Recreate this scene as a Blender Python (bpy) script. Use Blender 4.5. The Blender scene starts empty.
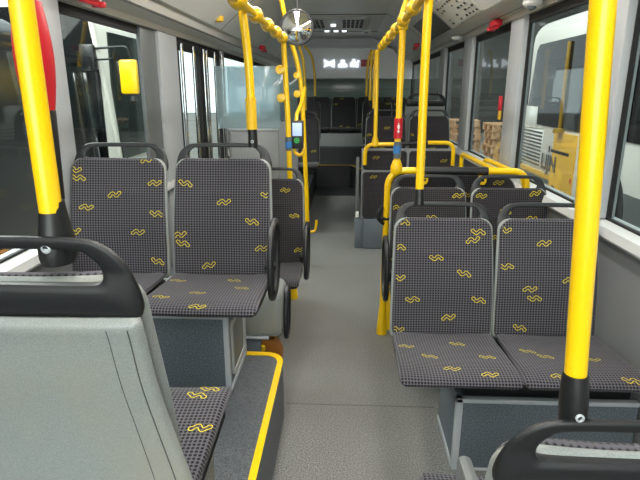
import bpy, bmesh, math, random
from mathutils import Vector, Matrix, Euler
random.seed(7)
PI = math.pi
col = bpy.context.scene.collection

# ------------------------------------------------------------------ materials
def srgb(r, g, b):
    def f(c):
        c /= 255.0
        return c / 12.92 if c <= .04045 else ((c + .055) / 1.055) ** 2.4
    return (f(r), f(g), f(b), 1)

def mat(name, rgb, rough=.5, metal=0., spec=.5, emis=None, estr=0., coat=0.):
    m = bpy.data.materials.new(name); m.use_nodes = True
    b = m.node_tree.nodes['Principled BSDF']
    b.inputs['Base Color'].default_value = srgb(*rgb)
    b.inputs['Roughness'].default_value = rough
    b.inputs['Metallic'].default_value = metal
    b.inputs['Specular IOR Level'].default_value = spec
    b.inputs['Coat Weight'].default_value = coat
    if emis:
        b.inputs['Emission Color'].default_value = srgb(*emis)
        b.inputs['Emission Strength'].default_value = estr
    return m

def nd(m, t, **kw):
    n = m.node_tree.nodes.new(t)
    for k, v in kw.items(): setattr(n, k, v)
    return n

def speckle(name, c1, c2, scale, rough=.5, bump=.0, lo=.4, hi=.6, c3=None, s3=2.0, f3=.25):
    """two colour fine speckle, plus an optional large soft wear tone"""
    m = mat(name, c1, rough); t = m.node_tree; L = t.links
    b = t.nodes['Principled BSDF']
    tc = nd(m, 'ShaderNodeTexCoord')
    n = nd(m, 'ShaderNodeTexNoise'); n.inputs['Scale'].default_value = scale; n.inputs['Detail'].default_value = 2
    L.new(tc.outputs['Object'], n.inputs['Vector'])
    r = nd(m, 'ShaderNodeValToRGB')
    r.color_ramp.elements[0].position = lo; r.color_ramp.elements[0].color = srgb(*c1)
    r.color_ramp.elements[1].position = hi; r.color_ramp.elements[1].color = srgb(*c2)
    L.new(n.outputs['Fac'], r.inputs['Fac'])
    out = r.outputs['Color']
    if c3:
        n2 = nd(m, 'ShaderNodeTexNoise'); n2.inputs['Scale'].default_value = s3; n2.inputs['Detail'].default_value = 4
        L.new(tc.outputs['Object'], n2.inputs['Vector'])
        mr = nd(m, 'ShaderNodeMapRange'); mr.inputs['From Min'].default_value = .42; mr.inputs['From Max'].default_value = .68
        mr.inputs['To Max'].default_value = f3
        L.new(n2.outputs['Fac'], mr.inputs['Value'])
        mx = nd(m, 'ShaderNodeMix', data_type='RGBA'); L.new(mr.outputs['Result'], mx.inputs['Factor'])
        L.new(out, mx.inputs[6]); mx.inputs[7].default_value = srgb(*c3); out = mx.outputs[2]
    L.new(out, b.inputs['Base Color'])
    if bump:
        bp = nd(m, 'ShaderNodeBump'); bp.inputs['Strength'].default_value = bump; bp.inputs['Distance'].default_value = .002
        L.new(n.outputs['Fac'], bp.inputs['Height']); L.new(bp.outputs['Normal'], b.inputs['Normal'])
    return m

def fabric(name, base, dot, period=.0112):
    """woven seat cloth: a grid of small dark dots, laid out in metres along the pad (UV)"""
    m = mat(name, base, .88, spec=.25); t = m.node_tree; L = t.links
    b = t.nodes['Principled BSDF']
    b.inputs['Sheen Weight'].default_value = .15
    uv = nd(m, 'ShaderNodeUVMap')
    sc = nd(m, 'ShaderNodeVectorMath', operation='SCALE'); sc.inputs['Scale'].default_value = 1 / period
    L.new(uv.outputs['UV'], sc.inputs[0])
    fr = nd(m, 'ShaderNodeVectorMath', operation='FRACTION'); L.new(sc.outputs[0], fr.inputs[0])
    sb = nd(m, 'ShaderNodeVectorMath', operation='SUBTRACT'); sb.inputs[1].default_value = (.5, .5, 0)
    L.new(fr.outputs[0], sb.inputs[0])
    ln = nd(m, 'ShaderNodeVectorMath', operation='LENGTH'); L.new(sb.outputs[0], ln.inputs[0])
    mr = nd(m, 'ShaderNodeMapRange'); mr.inputs['From Min'].default_value = .30; mr.inputs['From Max'].default_value = .42
    L.new(ln.outputs['Value'], mr.inputs['Value'])
    nz = nd(m, 'ShaderNodeTexNoise'); nz.inputs['Scale'].default_value = 420
    L.new(uv.outputs['UV'], nz.inputs['Vector'])
    mx = nd(m, 'ShaderNodeMix', data_type='RGBA')
    L.new(mr.outputs['Result'], mx.inputs['Factor'])
    mx.inputs[6].default_value = srgb(*dot); mx.inputs[7].default_value = srgb(*base)
    m2 = nd(m, 'ShaderNodeMix', data_type='RGBA', blend_type='MULTIPLY'); m2.inputs['Factor'].default_value = .35
    L.new(mx.outputs[2], m2.inputs[6]); L.new(nz.outputs['Color'], m2.inputs[7])
    L.new(m2.outputs[2], b.inputs['Base Color'])
    bp = nd(m, 'ShaderNodeBump'); bp.inputs['Strength'].default_value = .4; bp.inputs['Distance'].default_value = .001
    L.new(mr.outputs['Result'], bp.inputs['Height']); L.new(bp.outputs['Normal'], b.inputs['Normal'])
    return m

def glass(name, tint=(225, 232, 230), refl=1.0, base=.04):
    m = bpy.data.materials.new(name); m.use_nodes = True; t = m.node_tree; L = t.links
    t.nodes.remove(t.nodes['Principled BSDF']); out = t.nodes['Material Output']
    tr = nd(m, 'ShaderNodeBsdfTransparent'); tr.inputs['Color'].default_value = srgb(*tint)
    gl = nd(m, 'ShaderNodeBsdfGlossy'); gl.inputs['Roughness'].default_value = .01
    fz = nd(m, 'ShaderNodeFresnel'); fz.inputs['IOR'].default_value = 1.45
    ge = nd(m, 'ShaderNodeNewGeometry')      # same reflectance from either side of the thin pane
    ir = nd(m, 'ShaderNodeMapRange'); ir.inputs['To Min'].default_value = 1.45; ir.inputs['To Max'].default_value = 1/1.45
    L.new(ge.outputs['Backfacing'], ir.inputs['Value']); L.new(ir.outputs['Result'], fz.inputs['IOR'])
    mu = nd(m, 'ShaderNodeMath', operation='MULTIPLY'); mu.inputs[1].default_value = refl
    L.new(fz.outputs[0], mu.inputs[0])
    mx = nd(m, 'ShaderNodeMixShader'); L.new(mu.outputs[0], mx.inputs[0])
    L.new(tr.outputs[0], mx.inputs[1]); L.new(gl.outputs[0], mx.inputs[2]); L.new(mx.outputs[0], out.inputs['Surface'])
    return m

M = {}
M['yellow'] = mat('yellow_paint', (250, 202, 4), .28, coat=.3)
M['yellow_old'] = mat('yellow_plastic', (232, 186, 30), .45)
M['black'] = mat('black_plastic', (26, 27, 28), .38)
M['rubber'] = mat('black_rubber', (16, 16, 17), .7)
M['handle'] = speckle('grained_black_plastic', (21, 23, 25), (30, 32, 34), 700, .42, .15)
M['shell'] = speckle('grey_seat_plastic', (132, 138, 136), (146, 152, 150), 420, .36, .08, c3=(150, 146, 132), s3=5, f3=.5)
M['edge'] = mat('light_grey_edge', (150, 150, 152), .5)
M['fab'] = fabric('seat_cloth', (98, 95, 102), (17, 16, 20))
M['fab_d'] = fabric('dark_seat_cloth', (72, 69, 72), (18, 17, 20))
M['motif'] = mat('yellow_thread', (236, 212, 44), .8, spec=.2)
M['floor'] = speckle('speckled_vinyl', (90, 91, 89), (140, 139, 135), 170, .5, .05, c3=(104, 103, 98), s3=1.6, f3=.55)
M['ped'] = speckle('blue_grey_vinyl', (76, 84, 92), (112, 121, 128), 200, .45, .05)
M['podtop'] = speckle('dark_grey_vinyl', (72, 76, 80), (104, 109, 112), 200, .5, .05, c3=(70, 74, 78), s3=3, f3=.4)
M['alu'] = mat('satin_aluminium', (186, 192, 196), .35, metal=.1)
M['wall'] = speckle('grey_wall_laminate', (124, 126, 126), (134, 136, 136), 500, .45)
M['sill'] = mat('light_grey_sill', (196, 198, 196), .4)
M['pillar'] = mat('grey_pillar_paint', (168, 172, 174), .42)
M['cove'] = speckle('warm_grey_cove_panel', (184, 182, 176), (190, 188, 182), 300, .4)
M['ceil'] = mat('grey_ceiling_panel', (226, 227, 224), .36)
M['ceil_l'] = mat('pale_ceiling_panel', (234, 236, 240), .4)
M['dark'] = mat('dark_grey_panel', (44, 46, 48), .4)
M['line'] = mat('joint_line', (82, 82, 80), .6)
M['white'] = mat('white_plastic', (232, 233, 232), .35)
M['paper'] = mat('white_paper', (206, 206, 200), .7)
M['print'] = mat('dark_print', (48, 46, 48), .6)
M['red'] = mat('red_plastic', (206, 24, 42), .35)
M['blue'] = mat('blue_label', (52, 122, 190), .5)
M['pgrey'] = mat('grey_label', (96, 104, 112), .5)
M['chrome'] = mat('polished_steel', (215, 218, 222), .08, metal=1.)
M['mirror'] = mat('mirror_glass', (235, 238, 240), .02, metal=1.)
M['glass'] = glass('window_glass', (226, 232, 230), .65)
M['glass_b'] = glass('blue_tinted_glass', (228, 240, 244), 1.2)
_m = M['glass_b']; _t = _m.node_tree; _o = _t.nodes['Material Output']; _s = _o.inputs['Surface'].links[0].from_socket
_d = nd(_m, 'ShaderNodeBsdfTranslucent'); _d.inputs['Color'].default_value = srgb(226, 242, 246)  # pale haze mixed in stands for reflections on the pane
_x = nd(_m, 'ShaderNodeMixShader'); _x.inputs[0].default_value = .28; _t.links.new(_s, _x.inputs[1]); _t.links.new(_d.outputs[0], _x.inputs[2]); _t.links.new(_x.outputs[0], _o.inputs['Surface'])
M['wind'] = glass('windscreen_glass', (236, 240, 238), .6)
M['screen'] = mat('lit_screen', (150, 165, 205), .3, emis=(150, 170, 220), estr=.8)
M['green'] = mat('green_lamp', (40, 110, 60), .4, emis=(60, 170, 80), estr=.6)
M['diffuser'] = mat('fill_diffuser', (240, 240, 235), .5, emis=(255, 250, 240), estr=3.)
M['led'] = mat('lit_letters', (240, 244, 250), .4, emis=(240, 246, 255), estr=1.)
M['led_red'] = mat('dark_red_display', (92, 34, 42), .3, emis=(110, 30, 40), estr=.25)
M['orange'] = mat('orange_brown_bracket', (168, 106, 40), .55)
M['buswhite'] = mat('white_bus_paint', (236, 234, 224), .3, coat=.4)
M['busyel'] = mat('yellow_bus_paint', (244, 186, 20), .3, coat=.4)
M['busgrey'] = mat('grey_bus_paint', (104, 108, 108), .4)
M['busdark'] = mat('dark_tinted_glass', (8, 10, 11), .05, spec=.12)
M['mustard'] = mat('mustard_post', (150, 116, 30), .5)  # yellow darkened in the colour, as dimmed behind the bus glass
M['busblk'] = mat('black_bus_trim', (22, 24, 25), .3)
M['louver'] = mat('grey_louver', (92, 88, 84), .6)  # one even grey for the slats of the white vent
M['logo'] = mat('grey_logo_paint', (92, 92, 94), .5)
M['hall'] = speckle('dark_hall_cladding', (66, 66, 62), (80, 80, 75), 1.5, .7)
M['conc'] = speckle('hall_concrete', (120, 118, 112), (140, 137, 130), 3, .8)
M['wood'] = speckle('pallet_wood', (182, 142, 104), (206, 168, 128), 14, .75)
M['tyre'] = mat('tyre_rubber', (30, 30, 30), .8)

# ------------------------------------------------------------------ mesh helpers
def smooth_angle(me, ang=35):
    for p in me.polygons: p.use_smooth = True
    try: me.set_sharp_from_angle(angle=math.radians(ang))
    except Exception: pass

def obj(name, bm, m, parent=None, smooth=True, ang=35, fix=True):
    if fix: bmesh.ops.recalc_face_normals(bm, faces=bm.faces)
    me = bpy.data.meshes.new(name); bm.to_mesh(me); bm.free()
    for k in (m if isinstance(m, (list, tuple)) else [m]): me.materials.append(k)
    if smooth: smooth_angle(me, ang)
    o = bpy.data.objects.new(name, me); col.objects.link(o)
    if parent: o.parent = parent
    return o

def thing(name, label, cat, loc=(0, 0, 0), rz=0, group=None):
    o = bpy.data.objects.new(name, None); col.objects.link(o)
    o.empty_display_size = .05
    o.location = loc; o.rotation_euler = (0, 0, rz)
    o['label'] = label; o['category'] = cat
    if group: o['group'] = group
    return o

def tag(o, label, cat, group=None):
    o['label'] = label; o['category'] = cat
    if group: o['group'] = group
    return o

def st(name, bm, m, ang=35, label=None):
    o = obj(name, bm, m, None, ang=ang); o['kind'] = 'structure'
    if label: o['label'] = label
    return o

def NB(): return bmesh.new()

def box(bm, x0, x1, y0, y1, z0, z1, bev=0., mi=0, seg=2):
    vs = [bm.verts.new((x, y, z)) for x in (x0, x1) for y in (y0, y1) for z in (z0, z1)]
    idx = [(0, 1, 3, 2), (4, 6, 7, 5), (0, 4, 5, 1), (2, 3, 7, 6), (0, 2, 6, 4), (1, 5, 7, 3)]
    fs = [bm.faces.new([vs[i] for i in f]) for f in idx]
    for f in fs: f.material_index = mi
    if bev > 0:
        es = set(e for f in fs for e in f.edges)
        r = bmesh.ops.bevel(bm, geom=list(es), offset=bev, segments=seg, affect='EDGES', profile=.5)
        for f in r['faces']: f.material_index = mi
    return vs

def rbox(bm, c, s, rot=(0, 0, 0), bev=0., mi=0):
    """rotated box centred on c"""
    t = bmesh.new(); box(t, -s[0]/2, s[0]/2, -s[1]/2, s[1]/2, -s[2]/2, s[2]/2, bev)
    for f in t.faces: f.material_index = mi
    t.transform(Matrix.Translation(c) @ Euler(rot).to_matrix().to_4x4())
    merge(bm, t)

def merge(bm, t):
    me = bpy.data.meshes.new('tmp'); t.to_mesh(me); t.free(); bm.from_mesh(me); bpy.data.meshes.remove(me)

def smooth_path(pts, n=6, closed=False):
    P = [Vector(p) for p in pts]; out = []; N = len(P)
    rng = range(N if closed else N - 1)
    for i in rng:
        p0 = P[(i-1) % N] if closed or i > 0 else P[0]*2 - P[1]
        p1 = P[i]; p2 = P[(i+1) % N]
        p3 = P[(i+2) % N] if closed or i + 2 < N else P[-1]*2 - P[-2]
        for k in range(n):
            t = k / n
            out.append(.5*((2*p1) + (p2-p0)*t + (2*p0-5*p1+4*p2-p3)*t*t + (3*p1-p0-3*p2+p3)*t**3))
    if not closed: out.append(P[-1])
    return out

def fillet(pts, r, n=7):
    """polyline with round corners of radius r"""
    P = [Vector(p) for p in pts]; out = [P[0]]
    for i in range(1, len(P)-1):
        a = (P[i-1]-P[i]); b = (P[i+1]-P[i]); rr = min(r, a.length*.49, b.length*.49)
        a.normalize(); b.normalize(); A = P[i]+a*rr; Bp = P[i]+b*rr
        for k in range(n+1):
            t = k/n; out.append((1-t)**2*A + 2*t*(1-t)*P[i] + t*t*Bp)
    out.append(P[-1]); return out

def tube(bm, pts, r, seg=14, closed=False, mi=0, caps=True):
    P = [Vector(p) for p in pts]; N = len(P); rings = []
    rr = r if isinstance(r, (list, tuple)) else [r]*N
    up = None
    for i, p in enumerate(P):
        if closed: t = P[(i+1) % N]-P[i-1]
        else: t = P[min(i+1, N-1)]-P[max(i-1, 0)]
        t.normalize()
        if up is None:
            up = Vector((0, 0, 1)) if abs(t.z) < .9 else Vector((1, 0, 0))
        u = (up - t*up.dot(t)).normalized(); v = t.cross(u); up = u
        rings.append([bm.verts.new(p + u*math.cos(2*PI*k/seg)*rr[i] + v*math.sin(2*PI*k/seg)*rr[i]) for k in range(seg)])
    for i in range(N if closed else N-1):
        a = rings[i]; b = rings[(i+1) % N]
        for k in range(seg):
            f = bm.faces.new((a[k], a[(k+1) % seg], b[(k+1) % seg], b[k])); f.material_index = mi
    if caps and not closed:
        bm.faces.new(rings[0][::-1]).material_index = mi; bm.faces.new(rings[-1]).material_index = mi

def loft(bm, rings, mi=0, caps=True):
    V = [[bm.verts.new(p) for p in r] for r in rings]; n = len(V[0])
    for i in range(len(V)-1):
        for k in range(n):
            bm.faces.new((V[i][k], V[i][(k+1) % n], V[i+1][(k+1) % n], V[i+1][k])).material_index = mi
    if caps:
        bm.faces.new(V[0][::-1]).material_index = mi; bm.faces.new(V[-1]).material_index = mi
    return V

def prism(bm, poly, y0, y1, axis='y', mi=0):
    """extrude a polygon (a,b) along an axis"""
    def P(a, b, c): return {'y': (a, c, b), 'x': (c, a, b), 'z': (a, b, c)}[axis]
    A = [bm.verts.new(P(a, b, y0)) for a, b in poly]; Bv = [bm.verts.new(P(a, b, y1)) for a, b in poly]
    n = len(A)
    bm.faces.new(A).material_index = mi; bm.faces.new(Bv[::-1]).material_index = mi
    for k in range(n): bm.faces.new((A[k], Bv[k], Bv[(k+1) % n], A[(k+1) % n])).material_index = mi

def lathe(bm, prof, c, axis='z', seg=24, mi=0):
    rings = []
    for r, h in prof:
        ring = []
        for k in range(seg):
            a = 2*PI*k/seg; u, v = r*math.cos(a), r*math.sin(a)
            ring.append(Vector(c) + Vector({'z': (u, v, h), 'y': (u, h, v), 'x': (h, u, v)}[axis]))
        rings.append(ring)
    loft(bm, rings, mi)

def rrect(w, h, r, n=5, cx=0, cy=0):
    out = []
    for sx, sy, a0 in ((1, 1, 0), (-1, 1, 90), (-1, -1, 180), (1, -1, 270)):
        for k in range(n+1):
            a = math.radians(a0 + 90*k/n)
            out.append((cx+sx*(w/2-r)+r*math.cos(a), cy+sy*(h/2-r)+r*math.sin(a)))
    return out

# ------------------------------------------------------------------ seats
XS = [-1, -.985, -.95, -.88, -.6, -.3, 0, .3, .6, .88, .95, .985, 1]
def hfun(f):
    f = abs(f)
    return {1: .5, .985: .22, .95: .05}.get(f, 0)

def dense(spine, step=.012):
    P = smooth_path([(0, y, z) for y, z in spine], 10)
    out = [P[0]]; acc = 0
    L = [0]
    for a, b in zip(P, P[1:]): L.append(L[-1]+(b-a).length)
    n = max(6, int(L[-1]/step)); res = []
    j = 0
    for i in range(n+1):
        s = L[-1]*i/n
        while j < len(L)-2 and L[j+1] < s: j += 1
        t = (s-L[j])/max(1e-9, L[j+1]-L[j]); p = P[j].lerp(P[j+1], min(1, t)); res.append((s, p))
    return res, L[-1]

class Pad:
    """upholstered or moulded panel following a curved spine (y,z); normal faces the sitter"""
    def __init__(self, spine, W, T, r0=.05, r1=.05, bucket=.012, off=0., wf=None):
        self.S, self.L = dense(spine); self.W, self.T, self.r0, self.r1, self.bk, self.off, self.wf = W, T, r0, r1, bucket, off, wf
    emb = 0.
    def frame(self, s):
        S = self.S; n = len(S)-1; i = max(0, min(n-1, int(s/self.L*n))); t = s/self.L*n - i
        p = S[i][1].lerp(S[i+1][1], t)
        a = S[max(0, i-1)][1]; b = S[min(n, i+2)][1]; tg = (b-a).normalized()
        nn = Vector((0, -tg.z, tg.y))   # left normal: towards the sitter (front/up)
        return p, nn
    def width(self, s):
        w = self.W * (self.wf(s/self.L) if self.wf else 1)
        for r, d in ((self.r0, s), (self.r1, self.L-s)):
            if d < r: w -= 2*(r-math.sqrt(max(0, r*r-(r-d)**2)))
        return w
    def pt(self, x, s, lift=0.):
        p, nn = self.frame(s); w = self.width(s)/2; f = x/w if w > 0 else 0
        em = self.emb*math.exp(-((s/self.L-.70)/.022)**2) if abs(f) < .62 else 0
        return Vector((x, p.y, p.z)) + nn*(self.off + self.bk*f*f + lift + em)
    def build(self, bm, mi=0):
        uvl = bm.loops.layers.uv.verify()
        ss = [0, .0015, .005, .011] + [s for s, _ in self.S if .016 < s < self.L-.016] + [self.L-.011, self.L-.005, self.L-.0015, self.L]
        rings = []; uvs = []
        for s in ss:
            p, nn = self.frame(s); w = self.width(s)/2
            d = min(s, self.L-s); e = .5*(1-min(1, d/.011))**2    # end rounding
            ring = []; uv = []
            for f in XS:
                h = max(hfun(f), e)
                em = self.emb*math.exp(-((s/self.L-.70)/.022)**2)*(1 if abs(f) < .45 else 0) if self.emb else 0
                ring.append(Vector((f*w, p.y, p.z)) + nn*(em+self.off+self.bk*f*f - h*self.T)); uv.append((f*w, s))
            for f in XS[::-1][1:-1]:
                h = 1-max(hfun(f), e)
                ring.append(Vector((f*w, p.y, p.z)) + nn*(self.off+self.bk*f*f - h*self.T)); uv.append((f*w, s))
            rings.append([bm.verts.new(q) for q in ring]); uvs.append(uv)
        n = len(rings[0])
        for i in range(len(rings)-1):
            for k in range(n):
                k2 = (k+1) % n
                f = bm.faces.new((rings[i][k], rings[i][k2], rings[i+1][k2], rings[i+1][k])); f.material_index = mi
                for lp, q in zip(f.loops, (uvs[i][k], uvs[i][k2], uvs[i+1][k2], uvs[i+1][k])): lp[uvl].uv = q
        for R in (rings[0][::-1], rings[-1]):
            f = bm.faces.new(R); f.material_index = mi
        bmesh.ops.recalc_face_normals(bm, faces=bm.faces)
    def motif(self, bm, x, s, flip=1, ang=0., size=.0118, n=4, mi=1):
        """outlined zigzag chain stitched into the cloth"""
        cs = [((i-(n-1)/2)*1.25, .48*flip*(1 if i % 2 else -1)) for i in range(n)]
        C = smooth_path([(a, b, 0) for a, b in cs], 7)
        def rad(i): return .50 + .08*math.cos(2*PI*i/7)
        Lf, Rt = [], []
        for i, c in enumerate(C):
            t = (C[min(i+1, len(C)-1)]-C[max(i-1, 0)]).normalized(); m_ = Vector((-t.y, t.x, 0))
            Lf.append(c+m_*rad(i)); Rt.append(c-m_*rad(i))
        t1 = (C[-1]-C[-2]).normalized(); t0 = (C[0]-C[1]).normalized()
        def cap(c, t, r):
            m_ = Vector((-t.y, t.x, 0)); return [c + (m_*math.cos(a) + t*math.sin(a))*r for a in [PI*k/7 for k in range(1, 7)]]
        loop = Lf + cap(C[-1], t1, rad(len(C)-1)) + Rt[::-1] + cap(C[0], t0, rad(0))
        N = len(loop); ca, sa = math.cos(ang), math.sin(ang); hw = .10
        V = []
        for i in range(N):
            t = (loop[(i+1) % N]-loop[i-1]).normalized(); m_ = Vector((-t.y, t.x, 0)); pr = []
            for sgn in (-1, 1):
                q = loop[i]+m_*hw*sgn; qx = (q.x*ca-q.y*sa)*size; qy = (q.x*sa+q.y*ca)*size
                sx = max(-self.W/2*.97, min(self.W/2*.97, x+qx)); s2 = max(.008, min(self.L-.008, s+qy))
                w = self.width(s2)/2*.96; sx = max(-w, min(w, sx))
                pr.append(bm.verts.new(self.pt(sx, s2, .0012)))
            V.append(pr)
        for i in range(N):
            a, b = V[i], V[(i+1) % N]
            try:
                f = bm.faces.new((a[0], a[1], b[1], b[0])); f.material_index = mi
            except ValueError: pass

CUSH = [(.0, -.030), (.007, -.012), (.03, -.001), (.09, .003), (.2, -.006), (.32, -.016), (.42, -.018)]
BACK = [(.430, -.035), (.438, .03), (.448, .09), (.455, .16), (.47, .24), (.492, .33), (.512, .41), (.530, .492)]

def handle_bm(side=1):
    """moulded top frame: wide panel below, slot, and a grab bar above, as one closed ring"""
    bm = NB()
    O = [(0, .425), (.12, .425), (.192, .425), (.206, .436), (.207, .46), (.201, .492), (.188, .520), (.166, .541), (.136, .552), (.06, .555), (0, .555)]
    I = [(0, .482), (.08, .482), (.130, .482), (.147, .484), (.154, .491), (.155, .501), (.151, .513), (.141, .524), (.124, .534), (.06, .536), (0, .536)]
    def full(P): return P + [(-a, b) for a, b in P[::-1][1:-1]]
    O, I = full(O), full(I)
    Op = smooth_path([(a, b, 0) for a, b in O], 4, True); Ip = smooth_path([(a, b, 0) for a, b in I], 4, True)
    def ydep(z): return .552 + (z-.455)*.22
    rings = []
    for o, i in zip(Op, Ip):
        c = (o+i)/2; d = (o-i)/2; th = .0072 + .0108*max(0, min(1, (.50-c.y)/.05)); ring = []
        for k in range(16):
            a = 2*PI*k/16; ca, sa = math.cos(a), math.sin(a)
            u = math.copysign(abs(ca)**.7, ca); v = math.copysign(abs(sa)**.6, sa)
            q = c + d*u
            ring.append((q.x, ydep(q.y)+.006+v*th, q.y))
        rings.append(ring)
    V = [[bm.verts.new(p) for p in r] for r in rings]; n = 16
    for i in range(len(V)):
        a, b = V[i], V[(i+1) % len(V)]
        for k in range(n): bm.faces.new((a[k], a[(k+1) % n], b[(k+1) % n], b[k]))
    return bm

def armrest_bm(x, y0, y1, z0, z1, r=.013):
    bm = NB(); yc, zc = (y0+y1)/2, (z0+z1)/2; a, b = (y1-y0)/2, (z1-z0)/2
    pts = []
    for k in range(28):
        t = 2*PI*k/28; c, s = math.cos(t), math.sin(t)
        pts.append((x, yc+a*math.copysign(abs(c)**.8, c) + .03*s, zc+b*math.copysign(abs(s)**.8, s)))
    tube(bm, pts, r, 10, True)
    return bm

def make_seat(name, label, loc, rz=0, group=None, bm_back=(), bm_cush=(), fab='fab', W=.418, CW=.435, arm=None, size=.0118, sz=1., handle=True, shellmat='shell', lowarm=False, panel=False):
    t = thing(name, label, 'seat', loc, rz, group)
    t.scale = (1, 1, sz)
    wf = lambda u: .945 + .055*math.cos(PI/2*min(1, max(0, u-.15)*1.18))
    bspine = BACK if handle else BACK[:-1] + [(.519, .438)]
    bk = Pad(bspine, W, .03, .02, .055, .012, 0, wf)
    ck = Pad(CUSH, CW, .03, .03, .02, .008, 0, lambda u: 1 - .05*u)
    bk.emb = .005; b = NB(); bk.build(b)
    for i, (fx, fy, fl) in enumerate(bm_back):        # fractions of the backrest: from left, from top
        bk.motif(b, (fx-.5)*W, bk.L*(1-fy)*.985, fl, .08*((i*7) % 5-2), size)
    o = obj('backrest', b, [M[fab], M['motif']], t, fix=False)
    c = NB(); ck.build(c)
    for i, (fx, fy, fl) in enumerate(bm_cush):        # fractions of the cushion: from left, from rear
        ck.motif(c, (fx-.5)*CW, ck.L*(1-fy), fl, .08*((i*5) % 5-2), size)
    obj('cushion', c, [M[fab], M['motif']], t, fix=False)
    s = NB()
    sh = Pad([(.43, -.05)] + bspine[1:], W+.016, .028, .02, .05, .012, -.012, wf); sh.build(s)
    obj('back_shell', s, M[shellmat], t, fix=False)
    s = NB(); cs = Pad([(.05, -.026), (.08, -.022), (.2, -.03), (.43, -.04)], CW-.02, .03, .03, .02, .006, -.012); cs.build(s)
    obj('seat_pan', s, M['black'], t, fix=False)
    if handle:
        obj('grab_handle', handle_bm(), M['handle'], t)
    if arm:
        a = armrest_bm(arm*(CW/2+.022), .20, .42, -.06, .25)
        ar = obj('armrest', a, M['black'], t)
        k = NB(); tube(k, [(arm*(CW/2-.03), .41, .03), (arm*(CW/2+.020), .41, .03)], .022, 14); obj('armrest_pivot', k, M['rubber'], ar)
    return t

# motif layouts read off the photograph (fraction from left, fraction from top, flip)
MB_R1A = [(.09, .02, -1), (.84, .10, -1), (.79, .17, 1), (.05, .235, -1), (.43, .325, -1), (.71, .455, -1), (.05, .50, 1), (.20, .685, -1), (.86, .68, -1), (.57, .84, 1), (.05, .95, 1)]
MC_R1A = [(.12, .35, 1), (.60, .25, -1), (.30, .55, -1), (.80, .55, -1), (.45, .78, 1), (.74, .86, 1)]
MB_R1B = [(.06, .08, 1), (.46, .19, 1), (.09, .39, -1), (.33, .58, 1), (.38, .66, -1), (.25, .92, -1), (.72, .5, 1), (.88, .8, -1)]
MC_R1B = [(.20, .4, -1), (.32, .50, -1), (.30, .86, 1), (.70, .55, 1), (.85, .9, -1)]
MB_L1B = [(.13, .20, -1), (.52, .355, 1), (.97, .29, -1), (.81, .52, -1), (.07, .635, 1), (.10, .71, -1), (.91, .745, 1), (.36, .90, 1)]
MC_L1B = [(.14, .25, 1), (.66, .2, -1), (.78, .45, -1), (.42, .60, 1), (.15, .75, 1), (.50, .9, 1)]
MB_L1A = [(.06, .09, 1), (.10, .16, -1), (.81, .00, 1), (.89, .20, 1), (.47, .30, 1), (.18, .41, 1), (.91, .46, -1), (.05, .62, 1), (.71, .62, 1), (.33, .77, -1), (.91, .87, -1), (.52, .96, 1)]
MC_L1A = [(.6, .35, -1), (.7, .6, -1), (.85, .75, 1), (.3, .5, 1)]

def grab(): pass

# left forward-facing pair above the wheel arch
ZL = .71; YL = 1.70
make_seat('bus_seat', 'patterned seat against the left window, on the left platform', (-.965, YL, ZL), 0, None, MB_L1A, MC_L1A, sz=.94)
make_seat('bus_seat', 'patterned aisle seat on left platform, yellow pole rising from its handle', (-.515, YL, ZL), 0, None, MB_L1B, MC_L1B, arm=1, sz=.94)
# right pair facing the camera
ZR = .475; YR = 1.66; SR = .93
make_seat('bus_seat', 'patterned aisle seat at front right with yellow pole on its handle', (.422, YR, ZR), 0, None, MB_R1A, MC_R1A, sz=SR)
make_seat('bus_seat', 'patterned window seat at front right, partly behind the leaning pole', (.855, YR, ZR), 0, None, MB_R1B, MC_R1B, sz=SR)
# second right pair
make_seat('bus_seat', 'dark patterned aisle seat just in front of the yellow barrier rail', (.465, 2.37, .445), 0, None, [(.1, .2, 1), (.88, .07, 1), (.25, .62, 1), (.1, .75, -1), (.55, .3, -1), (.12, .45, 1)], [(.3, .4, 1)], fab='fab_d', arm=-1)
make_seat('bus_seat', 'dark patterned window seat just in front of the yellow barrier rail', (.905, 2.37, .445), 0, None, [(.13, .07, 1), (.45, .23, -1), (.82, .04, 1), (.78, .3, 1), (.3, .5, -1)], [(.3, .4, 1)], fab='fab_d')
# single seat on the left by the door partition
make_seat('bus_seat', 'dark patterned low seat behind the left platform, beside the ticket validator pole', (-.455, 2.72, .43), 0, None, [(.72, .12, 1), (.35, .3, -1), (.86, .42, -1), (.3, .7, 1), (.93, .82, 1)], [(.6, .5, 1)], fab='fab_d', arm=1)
# foreground seats with their backs to the camera
def rear_seat(label, loc, arm=None, mc=()):
    t = make_seat('bus_seat', label, loc, PI, None, [], mc, arm=None, handle=False)
    return t
t = make_seat('bus_seat', 'large grey seat shell at lower left, seen from behind', (-.517, 1.31, .655), PI, None, [], [(.45, .75, 1), (.2, .8, -1), (.1, .5, 1), (.14, .88, -1)], sz=1.06)
t2 = make_seat('bus_seat', 'grey seat back with black handle at lower right corner, seen from behind', (.430, 1.22, .465), PI, None, [], [])
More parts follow.
